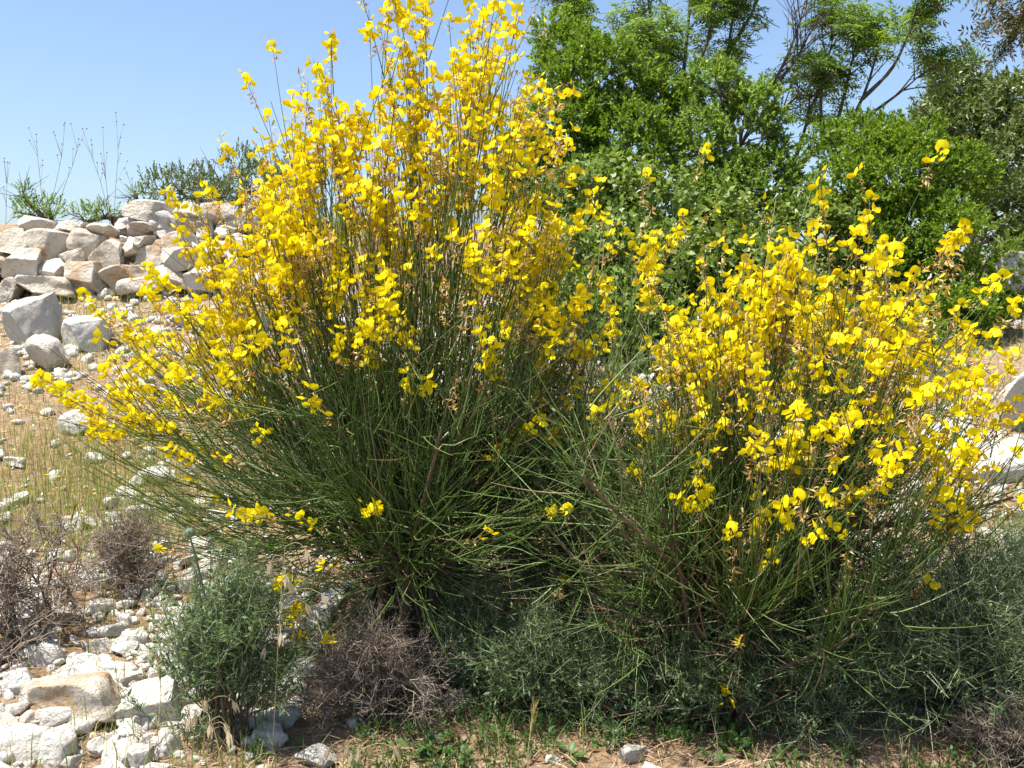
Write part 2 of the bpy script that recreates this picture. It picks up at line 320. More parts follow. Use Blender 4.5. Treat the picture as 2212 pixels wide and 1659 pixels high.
boulder(1900, 1190, 60, 30, 6, M_rock, 'flat white stone at the edge of the thorny green shrub')
boulder(30, 1000, 46, 26, 0, M_rock, 'small white stone in the green meadow grass')
boulder(210, 1395, 60, 40, 2, M_rock, 'angular white stone standing above the tan-topped slab')
boulder(40, 1610, 120, 74, 4, M_rock, 'large rounded white stone in front of the tan-topped slab')
boulder(300, 1640, 56, 60, 7, M_rock, 'upright white stone in front of the rough limestone block')

# ---- rubble: the biggest stones one by one, the rest as one mass
rr = np.random.default_rng(5); n = 60000
# candidates seen on the ground: world positions with a density that follows the photograph's scree
x = rr.uniform(-3.2, 3.2, n); y = 1.45 + 4.3 * rr.random(n) ** 1.15
q = np.stack([x, y], -1); nv = wav(q, 2.2, 77)
den = .10 + .25 * np.clip(nv, 0, 1)
den += .95 * np.exp(-((x + 1.05) / .55) ** 2 - ((y - 2.15) / .5) ** 2)          # scree beside the slab
den += .55 * ((x < 0.3) & (y > 4.3)) + .55 * np.exp(-((x - 1.65) / .5) ** 2 - ((y - 3.4) / .7) ** 2)
den += .25 * np.exp(-((x + 1.2) / .6) ** 2 - ((y - 3.1) / .5) ** 2)
den *= 1 - .85 * ((x > -.45) & (y < 2.6))
keep = rr.random(n) < den * .62; x, y = x[keep], y[keep]
sz = .007 + .055 * rr.random(len(x)) ** 4.2 + .02 * ((x < -.45) & (y < 2.9)) * rr.random(len(x))
order = np.argsort(-sz / y); x, y, sz = x[order], y[order], sz[order]
vis = (np.abs(x) < y * .53) & (y > 1.75)
top = np.nonzero(vis)[0][:300]; rest = np.setdiff1d(np.arange(len(x)), top)
for i in top:
    o = obj('stone', medmesh[i % 8]); s = sz[i]
    place(o, on(x[i], y[i], s * .18), (s * rr.uniform(1, 1.6), s * rr.uniform(.9, 1.3), s * rr.uniform(.6, .95)), rr.uniform(0, 6.28), rr.uniform(-.3, .3), rr.uniform(-.3, .3))
    if y[i] > 4.2 and x[i] < .5: lb = ('small pale stone in the rubble below the stone wall', 'stones below the wall')
    elif x[i] > .5: lb = ('small pale stone on the red soil around the white outcrop', 'stones around the outcrop')
    elif y[i] > 2.7: lb = ('small pale stone lying in the dry meadow grass', 'stones in the meadow grass')
    else: lb = ('small white stone in the scree around the tan-topped slab', 'scree stones around the slab')
    tag(o, lb[0], 'stone', lb[1])
VF = []
for k in range(10):
    s_ = rest[k::10]; B = frame(nz(rr.normal(size=(len(s_), 3)) * .35 + np.array([0, 0, 1])), rr)
    B = B * np.stack([rr.uniform(1, 1.6, len(s_)), rr.uniform(.9, 1.2, len(s_)), rr.uniform(.55, .9, len(s_))], -1)[:, None]
    VF.append(inst(SMALL[k][0], SMALL[k][1], B, sz[s_], np.stack([x[s_], y[s_], hgt(x[s_], y[s_]) + sz[s_] * .15], -1)))
V, F = join(*VF); tag(obj('rubble', mk('rubble', V, F, M_rub), None, 'stuff'), 'fine pale limestone rubble strewn over the slope', 'rubble')

# ------------------------------------------------------------------ brooms
def flower_mesh(kind):
    r = np.random.default_rng(40 + kind); V, F, MI = [], [], []
    def fan(c, rim, m):
        n0 = len(V); V.append(c); V.extend(rim)
        for i in range(len(rim) - 1): F.append((n0, n0 + 1 + i, n0 + 2 + i)); MI.append(m)
    if kind < 4:
        lean = [.25, .05, .5, -.15][kind]; R = .0125
        rim = []                                     # banner: broad, notched, edges rolled back
        for a in np.linspace(-2.55, 2.55, 10):
            rr_ = R * (1.0 if abs(a) > .35 else .9) * (1 + .06 * r.normal()); yy = math.sin(a) * rr_ * 1.05; zz = .011 + math.cos(a) * rr_
            rim.append((.006 - lean * (zz - .002) - 9 * yy * yy + .0012 * r.normal(), yy, zz))
        fan((.010 - lean * .008, 0, .009), rim, 0)
        for s in (-1, 1):                            # wings
            o = .004 + .004 * r.random(); w = [(.005, s * .002, .002), (.012, s * o, .006), (.021, s * (o + .004), .002), (.022, s * (o + .003), -.005), (.013, s * (o + .001), -.006)]
            fan(w[0], w[1:], 0)
        k0 = [(.005, 0, .0), (.014, .002, .001), (.024, 0, -.002), (.020, 0, -.009), (.012, -.001, -.007)]; fan(k0[0], k0[1:], 0)
    else:                                            # bud: a pointed almond, slightly bent
        for a in range(3):
            t0 = a * 2.094; t1 = t0 + 2.094; q = lambda t, x_, rr_: (x_, rr_ * math.sin(t), rr_ * math.cos(t) + .25 * x_)
            n0 = len(V); V.extend([(.003, 0, .001), q(t0, .011, .0042), q(t1, .011, .0042), (.022, 0, .009)]); F.extend([(n0, n0 + 1, n0 + 2), (n0 + 1, n0 + 3, n0 + 2)]); MI.extend([0, 0])
    for a in range(3):                               # calyx
        t0 = a * 2.094; n0 = len(V); V.extend([(0, 0, 0), (.007, .0028 * math.sin(t0), .0028 * math.cos(t0) + .001), (.007, .0028 * math.sin(t0 + 2.1), .0028 * math.cos(t0 + 2.1) + .001)]); F.append((n0, n0 + 1, n0 + 2)); MI.append(1)
    return np.array(V), np.array(F), np.array(MI)
FLW = [flower_mesh(k) for k in range(5)]
flw_me = [mk('flower', v, f, [M_yel, M_caly], mi, True) for v, f, mi in FLW]

def withered_proto(r):
    b = np.zeros((5, 3)); d = nz(r.normal(size=(5, 3)) + np.array([.6, 0, -.5])); return leaves(b + d * .002, d, nz(r.normal(size=(5, 3))), r.uniform(.008, .019, 5), r.uniform(.002, .005, 5), .5, .35)
WITH = [withered_proto(np.random.default_rng(70 + k)) for k in range(6)]

def broom(base, left, right, n_main, n_low, seed, label, fz, fprob, nf, trunks, n_ind_f, n_ind_s, front=.85, emin=14, n_leaf=2500, nforks=(1, 3), zmin=0.0, group='yellow flowering broom shrubs'):
    r = np.random.default_rng(seed); base = np.asarray(base)
    t = thing('broom_shrub', base, label, 'shrub', group)
    left = np.array(sorted(left)); right = np.array(sorted(right))
    def Rf(e, a):
        e = np.degrees(e); w = (np.cos(a) + 1) / 2
        rl = np.interp(e, left[:, 0], left[:, 1]); rg = np.interp(e, right[:, 0], right[:, 1])
        sq = 1 - (1 - front) * np.sin(a) ** 2 * np.cos(np.radians(e)) ** .5
        return (rl * (1 - w) + rg * w) * sq
    def D(e, a): return np.stack([np.cos(e) * np.cos(a), np.cos(e) * np.sin(a), np.sin(e)], -1)
    # woody trunks and branches
    nodes_p, nodes_d, BR = [], [], []
    K = 7
    for i in range(trunks):
        e = math.radians([72, 52, 62, 48, 82, 56][i % 6] + r.uniform(-7, 7)); a = i * 2.4 + r.uniform(-.5, .5); e = max(e, math.radians(66)) if math.sin(a) < -.35 else e; d = D(e, a); L = max(.46 * float(Rf(e, a)) * r.uniform(.8, 1.15), (zmin + .10) / math.sin(e))
        b0 = base + np.array([math.cos(a) * .06, math.sin(a) * .06, 0]); b0[2] = float(hgt(b0[0], b0[1])) - .02
        end = base + d * L; mid = r.normal(size=3) * .035
        tr = bez(b0[None], (b0 + np.array([d[0] * .3, d[1] * .3, 1]) * L * .3 + mid)[None], (end - d * L * .3 + mid)[None], end[None], 9)
        tr[0, 1:-1] += r.normal(size=(7, 3)) * .008
        rad = np.array([[.020, .0185, .017, .0155, .014, .012, .010, .007, .003]]) * r.uniform(.8, 1.2)
        V, F = tubes(tr, rad, 7, r); part('trunk', V, F, M_wood, t, True)
        br = kids(tr, 8, r, (.16, .42), (.35, 1.05), 6, .35, 1.0, .30, .14); V, F = tubes(br, np.linspace(.0065, .0028, 6)[None], 5, r)
        part('branches', V, F, M_wood, t, True, 'stuff')
        dt = kids(tr, 26, r, (.05, .24), (.4, 1.4), 5, .08, .75, .05, .22); dt = np.concatenate([dt, kids(dt, 3, r, (.03, .12), (.3, 1.1), 5, .3, 1, .1, .2)]); dt[..., 2] = np.maximum(dt[..., 2], hgt(dt[..., 0], dt[..., 1]) + .005)
        V, F = tubes(dt, np.linspace(.0016, .0006, 5)[None], 3, r); part('dead_twigs', V, F, M_dtwig, t, False, 'stuff')
        BR.append(br)
        for q in (tr, br):
            p, T, _ = sample_on(q, 7, r, .6, 1.0); nodes_p.append(p); nodes_d.append(T)
    NP = np.concatenate(nodes_p); ND = np.concatenate(nodes_d); hi = NP[:, 2] - base[2] > zmin; NP, ND = NP[hi], ND[hi]; nrel = NP - base; nr = np.linalg.norm(nrel, axis=1); nu = nz(nrel)
    # long rush-like stems
    def stems(e, a, frac, upk):
        d = D(e, a); Rr = Rf(e, a) * frac; tip = base + d * Rr[:, None] + r.normal(size=(len(e), 3)) * .02
        tip[:, 2] = np.maximum(tip[:, 2], hgt(tip[:, 0], tip[:, 1]) + .03)
        cost = np.linalg.norm(d[:, None] - nu[None], axis=2) + np.abs(r.normal(size=(len(e), len(nu)))) * .12 + .9 * np.maximum(nr[None] - (Rr[:, None] - .16), 0) * 4
        k = np.argmin(cost, 1); p0 = NP[k]; L = np.linalg.norm(tip - p0, axis=1)[:, None]
        out = nz(tip - p0); up = np.array([0, 0, 1.])
        c1 = p0 + nz(ND[k] * .6 + out * .6 + r.normal(size=out.shape) * .42) * L * .36
        c2 = tip - nz(out * .75 + up * upk + r.normal(size=out.shape) * .16) * L * .36
        ok = (tip[:, 2] > p0[:, 2] + .03) | (r.random(len(tip)) < .30)
        return bez(p0, c1, c2, tip, K)[ok]
    e = np.radians(90 - (90 - emin) * r.random(n_main) ** .70); a = r.uniform(0, 2 * math.pi, n_main)
    cl = wav(np.stack([np.degrees(e) / 9, a * 3], -1), 1.0, seed + 9)        # tufts: neighbouring stems reach alike
    frac = np.clip(.60 + .40 * r.random(n_main) ** .55 + .07 * cl, .35, 1.06)
    A = stems(e, a, frac, .45)
    lenA = np.linalg.norm(A[:, -1] - A[:, 0], axis=1)
    f1 = kids(A[lenA > .22], nforks[1], r, (.10, .28), (.10, .45), K, .30, .85, .22, .06)
    BR = np.concatenate(BR); BR = BR[BR[:, -1, 2] - base[2] > zmin]; LOW = kids(BR, max(2, n_low // len(BR)), r, (.05, .20), (.3, 1.35), K, .1, 1.0, .16, .22); LOW = LOW[(LOW[:, -1, 2] > LOW[:, 0, 2]) | (r.random(len(LOW)) < .6)]; LOW[:, 1:-1] += r.normal(size=LOW[:, 1:-1].shape) * .006
    f2 = kids(LOW, 3, r, (.05, .20), (.3, 1.1), K, .2, .95, .25, .18)
    for q in (LOW, f2): q[..., 2] = np.maximum(q[..., 2], hgt(q[..., 0], q[..., 1]) + .015)
    fl_ok = np.concatenate([A, f1]); allst = np.concatenate([A, f1, LOW, f2])
    rad = np.linspace(.00150, .00060, K)[None] * r.uniform(.75, 1.25, len(allst))[:, None]
    rad = np.where((np.arange(len(allst)) < len(A))[:, None], rad * 1.12, rad)
    mid = allst[:, 4]; dist = np.linalg.norm(mid - np.array([0, 0, CAMZ]), axis=1)
    near = np.zeros(len(allst), bool); near[np.argsort(dist + 10 * (np.arange(len(allst)) >= len(A)))[:n_ind_s]] = True
    for i in np.nonzero(near)[0]:
        V, F = tubes(allst[i:i + 1], rad[i:i + 1], 3, r); part('stem', V, F, M_stem, t)
    V, F = tubes(allst[~near], rad[~near], 3, r); part('stems', V, F, M_stem, t, False, 'stuff')
    # small lance leaves on the lower stems
    pick = allst[r.integers(0, len(allst), n_leaf)]; p, T, _ = sample_on(pick, 1, r, .1, .85)
    keep = p[:, 2] - base[2] < r.uniform(.1, 1.0, len(p)); p, T = p[keep], T[keep]
    s = nz(np.cross(T, r.normal(size=T.shape))); V, F = leaves(p, T * .8 + s * .6, s + r.normal(size=s.shape) * .3, r.uniform(.010, .022, len(p)), r.uniform(.002, .0042, len(p)))
    part('leaves', V, F, M_bleaf, t, False, 'stuff')
    # flowers along the tips
    rz = fl_ok[:, -1, 2] - base[2] + .40 * np.maximum(np.abs(fl_ok[:, -1, 0] - base[0]) - .22, 0); rel = np.linalg.norm(fl_ok[:, -1] - base, axis=1) / np.maximum(Rf(np.arcsin(np.clip(nz(fl_ok[:, -1] - base)[:, 2], -1, 1)), np.arctan2(fl_ok[:, -1, 1] - base[1], fl_ok[:, -1, 0] - base[0])), .2)
    pr = fprob * np.clip((rz - fz[0]) / (fz[1] - fz[0]), .050, 1) * np.clip((rel - .5) / .3, .15, 1)
    fs = fl_ok[r.random(len(fl_ok)) < pr]
    fp, fd, fk, wp, wd = [], [], [], [], []
    for st in fs:
        seg = st[::-1]; ds = np.concatenate([[0], np.cumsum(np.linalg.norm(np.diff(seg, axis=0), axis=1))]); nfl = r.integers(nf[0], nf[1]); s = r.uniform(0, .008); az = r.uniform(0, 6.28)
        full = r.random() < .88
        for j in range(nfl + r.integers(1, 5)):
            if s > ds[-1] * .6: break
            pt = np.array([np.interp(s, ds, seg[:, c]) for c in range(3)]); tn = nz(np.array([np.interp(max(s - .01, 0), ds, seg[:, c]) - np.interp(s + .01, ds, seg[:, c]) for c in range(3)]))
            az += 2.4 + r.uniform(-.4, .4); h = nz(np.array([math.cos(az), math.sin(az), 0]) + .35 * nz(pt - base) * np.array([1, 1, 0]))
            o = nz(h - tn * (h @ tn) * .6 + tn * r.uniform(.0, .7))
            if full and j < nfl:
                bud = (j < 2 and r.random() < .55) or r.random() < .06
                fp.append(pt + o * .004); fd.append((o, tn)); fk.append(4 if bud else int(r.integers(0, 4)))
            else: wp.append(pt); wd.append(o)
            s += r.uniform(.007, .017)
    fp = np.array(fp); fk = np.array(fk); X_ = np.array([d[0] for d in fd]); Zt = np.array([d[1] for d in fd]) + np.array([0, 0, .5])
    Yv = nz(np.cross(Zt, X_)); Zv = np.cross(X_, Yv); FB = np.stack([X_, Yv, Zv], -1); sc = r.uniform(.62, 1.08, len(fp))
    ordr = np.argsort(np.linalg.norm(fp - np.array([0, 0, CAMZ]), axis=1) + .5 * (fk == 4)); ind = ordr[:n_ind_f]; rst = ordr[n_ind_f:]
    for i in ind:
        o = obj('flower', flw_me[fk[i]], t); Mx = Matrix(FB[i].tolist()).to_4x4(); o.matrix_local = Matrix.Translation((fp[i] - base).tolist()) @ Mx @ Matrix.Scale(float(sc[i]), 4)
    if len(rst):
        VF, mi = [], []
        for k in range(5):
            s_ = rst[fk[rst] == k]
            if len(s_): VF.append(inst(FLW[k][0], FLW[k][1], FB[s_], sc[s_], fp[s_])); mi.append(np.tile(FLW[k][2], len(s_)))
        V, F = join(*VF); part('flowers', V, F, [M_yel, M_caly], t, True, 'stuff', np.concatenate(mi))
    wp = np.array(wp); wd = np.array(wd); VF = []
    for k in range(6): VF.append(inst(WITH[k][0], WITH[k][1], frame(wd[k::6], r), r.uniform(.7, 1.2, len(wp[k::6])), wp[k::6]))
    V, F = join(*VF); part('withered_flowers', V, F, M_wither, t, False, 'stuff')
    print('broom', len(allst), 'stems', len(fp), 'flowers', len(wp), 'withered')
    return t
k = .535
bA = G(880, 1420)
broom(bA, [(e, R_ * k) for e, R_ in [(0, .5), (15, .7), (29, 1.0), (33, 1.45), (36, 1.70), (40, 1.97), (49, 1.92), (61, 1.86), (72, 2.2), (80, 2.66), (90, 3.0)]],
      [(e, R_ * k) for e, R_ in [(0, .4), (20, .8), (40, 1.15), (54, 1.35), (60, 1.45), (68, 2.05), (72, 2.42), (77, 2.80), (84, 3.0), (90, 3.0)]],
      1600, 950, 21, 'tall spreading yellow-flowered broom shrub below the stone wall', (.62, 1.06), .85, (2, 7), 12, 300, 130, front=.68, emin=27, n_leaf=3500, zmin=.27)
k = .50
bB = G(1570, 1530)
broom(bB, [(e, R_ * k * .98) for e, R_ in [(0, .6), (20, .72), (34, .78), (50, .80), (58, .86), (66, 1.0), (75, 1.32), (83, 1.74), (90, 1.95)]],
      [(e, R_ * k * .98) for e, R_ in [(0, .5), (27, .65), (38, .98), (42, 1.35), (46, 1.70), (56, 1.98), (62, 2.06), (72, 2.04), (81, 2.0), (90, 1.9)]],
      1250, 1200, 22, 'lower broom shrub beside the white rock outcrop, yellow flowers crowding its top', (.42, .88), .80, (2, 7), 10, 300, 110, n_leaf=7000, front=.62, emin=20, zmin=.20)
bC = G(1225, 1300)
broom(bC, [(e, R_ * 1.17) for e, R_ in [(0, .4), (30, .5), (60, .58), (80, .72), (90, .95)]], [(e, R_ * 1.17) for e, R_ in [(0, .45), (40, .55), (60, .78), (70, .95), (76, 1.0), (84, 1.0), (90, .95)]],
      260, 300, 23, 'small sparse broom shrub growing between the tall broom and the lower broom', (.58, .95), .45, (2, 7), 4, 120, 40, n_leaf=1500)

# ------------------------------------------------------------------ trees and shrubs behind
def sprig(seed, n, L, ln, wd, elev=.8, tip=True):
    r = np.random.default_rng(seed); t = np.linspace(.15, 1, n); az = np.arange(n) * 2.4 + r.uniform(0, 6); e = elev + r.normal(size=n) * .25 + t * .35
    b = np.stack([np.zeros(n), np.zeros(n), t * L], -1); d = np.stack([np.cos(az) * np.cos(e), np.sin(az) * np.cos(e), np.sin(e)], -1)
    nrm = np.array([0, 0, 1.]) + r.normal(size=(n, 3)) * .35
    V, F = leaves(b, d, nrm, r.uniform(.75, 1.2, n) * ln, r.uniform(.8, 1.2, n) * wd, .15, .12); return V, F
def pinnate(seed, nl=5, pairs=4, L=.11, ln=.040, wd=.013):
    r = np.random.default_rng(seed); B, Dd, N_, LN = [], [], [], []
    for i in range(nl):
        az = i * 2.4 + r.uniform(-.3, .3); e = r.uniform(.0, .9); d = np.array([math.cos(az) * math.cos(e), math.sin(az) * math.cos(e), math.sin(e)]); s = nz(np.cross(d, [0, 0, 1])); up = np.cross(s, d); l = L * r.uniform(.7, 1.2)
        for j in range(pairs):
            t = (j + .8) / pairs; p = d * l * t - np.array([0, 0, 1]) * l * .35 * t * t
            for sg in (-1, 1): B.append(p); Dd.append(d * .45 + s * sg * .9 - np.array([0, 0, .25])); N_.append(up + r.normal(size=3) * .2); LN.append(ln * r.uniform(.7, 1.15))
        B.append(d * l - np.array([0, 0, 1]) * l * .35); Dd.append(d - np.array([0, 0, .4])); N_.append(up); LN.append(ln)
    LN = np.array(LN); return leaves(np.array(B), np.array(Dd), np.array(N_), LN, LN * wd / ln, .1, .15)
SP_L = [sprig(500 + i, 13, .075, .026, .0125) for i in range(5)]
SP_O = [sprig(520 + i, 11, .07, .032, .012, .6) for i in range(5)]
SP_S = [sprig(540 + i, 6, .12, .042, .032, .5) for i in range(5)]
SP_T = [pinnate(560 + i) for i in range(6)]
SP_W = [sprig(580 + i, 9, .07, .022, .009, .9) for i in range(4)]
def put_sprigs(protos, p, ax, sc, r):
    VF = []
    for k in range(len(protos)):
        q = slice(k, None, len(protos))
        if len(p[q]): VF.append(inst(protos[k][0], protos[k][1], frame(ax[q], r), sc[q], p[q]))
    return join(*VF)
def shell(lobes, dens, r, gap, up=.35, back=.55, shoots=.06, clump=11):
    PP, AA, SS = [], [], []
    if clump:
        sub = []
        for c, rad in lobes:
            sub.append((c, tuple(q * .74 for q in rad))); m_ = max(4, int(clump * r.uniform(.8, 1.2))); u = nz(r.normal(size=(m_, 3)) + np.array([0, -.25, .25]))
            for k_ in range(m_):
                f = r.uniform(.26, .48); sub.append((c + u[k_] * np.asarray(rad) * r.uniform(.55, .85), tuple(q * f * r.uniform(.8, 1.2) for q in rad)))
        lobes = sub
    for c, rad in lobes:
        n = int(dens * 4 * math.pi * (rad[0] * rad[1] * rad[2]) ** (2 / 3)); u = nz(r.normal(size=(n, 3)))
        lump = wav(u * np.asarray(rad) * 7 + c * 7, 1.0, int(abs(c[0]) * 1000) % 997, 9)
        rr_ = np.where(r.random(n) < shoots, r.uniform(1.0, 1.28, n), 1.0 - .42 * r.random(n) ** 1.6) + .16 * lump
        p = c + u * np.asarray(rad) * rr_[:, None]
        keep = (wav(p * 6.5, 1.0, 13, 9) + .5 * wav(p * 15, 1.0, 14, 9) > gap) & ((u[:, 1] < .35) | (r.random(n) > back)) & (p[:, 2] > hgt(p[:, 0], p[:, 1]) + .03)
        for c2, r2 in lobes:
            if c2 is not c: keep &= np.linalg.norm((p - c2) / np.asarray(r2), axis=1) > .80
        PP.append(p[keep]); AA.append((u / np.asarray(rad) * min(rad) + np.array([0, 0, up]) + r.normal(size=u.shape) * .45)[keep]); SS.append(r.uniform(.7, 1.25, keep.sum()))
    return np.concatenate(PP), np.concatenate(AA), np.concatenate(SS)
def lob(px, py, d, rx, rz, dep=.85):
    s = d / FPX; return (P(px, py, d), (rx * s, (rx + rz) * .5 * s * dep, rz * s))
def bushy(name, lobes, seed, mat, protos, dens, gap, label, cat='shrub', group=None, wood=M_bark, up=.35, size=1.0, sub=9, shoots=.06):
    r = np.random.default_rng(seed); L_ = [lob(*q) for q in lobes]
    c = np.mean([l[0] for l in L_], 0); b = on(c[0], c[1] + .1); t = thing(name, b, label, cat, group)
    ends = np.array([l[0] for l in L_]); st = np.repeat(b[None], len(L_), 0) + r.normal(size=(len(L_), 3)) * np.array([.05, .05, 0]); Ls = np.linalg.norm(ends - st, axis=1)[:, None]
    tr = bez(st, st + np.array([0, 0, .4]) * Ls + r.normal(size=st.shape) * .05, ends - np.array([0, 0, .25]) * Ls, ends, 8)
    V, F = tubes(tr, np.linspace(.022, .009, 8)[None], 6, r); part('trunk', V, F, wood, t, True)
    p, ax, sc = shell(L_, dens, r, gap, up, shoots=shoots)
    br = []
    for cc, rad in L_:
        u = nz(r.normal(size=(sub, 3))); br.append(bez(np.repeat(cc[None], sub, 0) - np.array([0, 0, .3 * rad[2]]), cc + u * rad * .3, cc + u * rad * .6 + r.normal(size=u.shape) * .03, cc + u * rad * .98, 6))
    br = np.concatenate(br); tw = kids(br, 4, r, (.06, .18), (.3, 1.0), 4, .3, 1)
    V, F = join(tubes(br, np.linspace(.007, .002, 6)[None], 4, r), tubes(tw, np.linspace(.0025, .001, 4)[None], 3, r)); part('branches', V, F, wood, t, True, 'stuff')
    if name == 'round_leaved_shrub':
        prof = [(0, 0), (.22, .38), (.55, .46), (.84, .27), (1, 0)]; Vl = np.array([(0, 0, q_) for q_, _ in prof] + [(sg * h_, .10, q_) for sg in (-1, 1) for q_, h_ in prof[1:4]]); Vl[:, 1] -= .25 * Vl[:, 2] ** 2
        lm = mk('leaf', Vl, [np.array([(0, 5, 1), (3, 7, 4), (0, 1, 8), (3, 4, 10)]), np.array([(1, 5, 6, 2), (2, 6, 7, 3), (1, 2, 9, 8), (2, 3, 10, 9)])], M_styr, None, True)
        ok = np.argsort(p[:, 1] + r.uniform(0, .5, len(p)))[:300]; FB = frame(ax[ok] + np.array([0, -.6, 0]), r)
        for i_, q_ in enumerate(ok):
            o = obj('leaf', lm, t); o.matrix_local = Matrix.Translation((p[q_] - b).tolist()) @ Matrix(FB[i_].tolist()).to_4x4() @ Matrix.Scale(float(r.uniform(.035, .06)), 4)
    V, F = put_sprigs(protos, p, ax, sc * size, r); part('crown', V, F, mat, t)
    print(name, len(p) , 'sprigs', sum(len(f) for f in F)); return t
bushy('lentisk_shrub', [(1230, 120, 6.3, 75, 65), (1290, 190, 6.1, 95, 85), (1210, 300, 6.0, 110, 80), (1350, 320, 5.9, 100, 90), (1150, 390, 5.9, 90, 80), (1420, 250, 6.2, 70, 70)], 31, M_lent, SP_L, 1100, -.6,
      'dense bright green shrub rising behind the tall broom')
bushy('lentisk_shrub', [(1560, 195, 6.0, 62, 60), (1600, 290, 5.9, 95, 85), (1520, 330, 5.9, 80, 80), (1650, 400, 5.9, 85, 75), (1545, 430, 5.8, 90, 70)], 32, M_lent2, SP_L, 1100, -.55,
      'green shrub with pale yellow-green young tips, beside the dark slender trunk')
bushy('lentisk_shrub', [(1850, 320, 6.0, 95, 60), (1960, 370, 5.7, 120, 90), (2060, 400, 5.8, 95, 80), (1860, 430, 5.6, 110, 85), (2010, 520, 5.5, 120, 95), (2110, 620, 5.4, 90, 85), (1900, 560, 5.5, 110, 90), (2060, 700, 5.2, 100, 80)], 33, M_lent, SP_L, 1050, -.6,
      'broad dense bright green shrub above the lower broom')
bushy('evergreen_oak', [(2070, 210, 8.0, 55, 60), (2010, 300, 7.8, 75, 55), (2110, 280, 7.8, 85, 75), (2190, 250, 7.5, 70, 80), (2170, 370, 7.2, 80, 80), (2200, 470, 6.8, 70, 90)], 34, M_oliv, SP_O, 620, -.55,
      'dull olive green tree behind the broad green shrub', 'tree', size=1.35)
bushy('evergreen_oak', [(2205, 600, 6.3, 75, 90), (2175, 700, 5.9, 70, 70), (2260, 500, 6.5, 80, 100), (2290, 250, 7, 90, 130)], 35, M_oliv, SP_O, 650, -.6,
      'low dark green shrub behind the grey rounded boulder', 'shrub', size=1.15)
bushy('round_leaved_shrub', [(1290, 440, 5.5, 110, 80), (1420, 470, 5.4, 110, 85), (1560, 520, 5.3, 110, 80), (1330, 570, 5.2, 120, 85), (1480, 620, 5.1, 130, 90), (1640, 620, 5.1, 110, 80), (1240, 680, 5.0, 120, 90), (1400, 740, 4.9, 130, 90), (1580, 760, 4.9, 120, 90), (1760, 520, 5.4, 90, 80)], 36, M_styr, SP_S, 800, -.75,
      'grey-green shrub with round leaves below the dense green shrubs', size=.85)
bushy('low_scrub', [(1740, 700, 4.9, 120, 80), (1880, 720, 4.8, 120, 80), (2000, 780, 4.7, 100, 70), (1150, 800, 4.5, 90, 70), (1330, 860, 4.4, 110, 70), (1500, 880, 4.3, 100, 60), (1700, 850, 4.4, 110, 70)], 37, M_lent, SP_W, 520, -.35,
      'low green undergrowth behind the two brooms', 'undergrowth')
# bushes on top of the terrace wall
bushy('scrub_bush', [(75, 465, 6.5, 40, 32), (55, 425, 6.5, 14, 26), (105, 455, 6.5, 28, 30)], 41, M_tere, SP_W, 800, -.4, 'small leafy bush on the wall top beside the tall dry stalks', up=.8, sub=5, shoots=.2, size=.9)
bushy('scrub_bush', [(185, 475, 6.6, 40, 24), (225, 465, 6.7, 34, 22), (300, 430, 6.9, 24, 16)], 42, M_tere, SP_W, 700, -.4, 'thin low bush on the wall top between two fuller bushes', up=.8, sub=5, shoots=.25, size=.9)
bushy('scrub_bush', [(390, 410, 6.9, 66, 32), (480, 390, 7.0, 60, 46), (450, 420, 6.8, 80, 28), (540, 400, 7.2, 70, 60), (620, 420, 7.2, 70, 50)], 43, M_oliv, SP_W, 800, -.5, 'wide grey-green bush on the wall top behind the tall broom', up=.8, sub=6, shoots=.2)

def open_tree(name, limbs, seed, mat, label, n1=9, n2=5, d=6.6, trunk_r=.022, leaf_lo=.3, size=1.0, tw_len=(.10, .34), cat='tree', mat2=None):
    r = np.random.default_rng(seed); pl = []
    for lb in limbs:
        w = np.array([P(x_, y_, d + dy) for x_, y_, dy in lb]); s = np.linspace(0, len(w) - 1, 12); w = np.stack([np.interp(s, np.arange(len(w)), w[:, c]) for c in range(3)], -1)
        for _ in range(2): w[1:-1] = (w[:-2] + w[1:-1] * 2 + w[2:]) / 4
        pl.append(w)
    pl = np.array(pl); b = on(pl[0, 0, 0], pl[0, 0, 1]); pl[0, 0] = b - np.array([0, 0, .03]); t = thing(name, b, label, cat)
    V, F = tubes(pl[:1], np.linspace(trunk_r, .006, 12)[None], 7, r); tk = part('trunk', V, F, M_bark, t, True)
    for i in range(1, len(pl)):
        V, F = tubes(pl[i:i + 1], np.linspace(trunk_r * .7, .004, 12)[None], 6, r); part('limb', V, F, M_bark, t, True, under=tk)
    b1 = kids(pl, n1, r, (.12, .36), (.4, 1.0), 6, .35, 1.0, .25, .1, .3); b2 = kids(b1, n2, r, tw_len, (.3, .9), 4, .35, 1, .2, .1)
    V, F = join(tubes(b1, np.linspace(.006, .002, 6)[None], 4, r), tubes(b2, np.linspace(.0025, .0012, 4)[None], 3, r)); part('branches', V, F, M_bark, t, True, 'stuff')
    p, T, _ = sample_on(b2, 3, r, leaf_lo, 1.0); keep = wav(p * 4.5, 1.0, seed, 9) > -.45; p, T = p[keep], T[keep]
    V, F = put_sprigs(SP_T, p, T + np.array([0, 0, .6]) + r.normal(size=T.shape) * .3, r.uniform(.6, 1.1, len(p)) * size, r); part('crown', V, F, mat, t); print(name, len(p), sum(len(f) for f in F)); return t
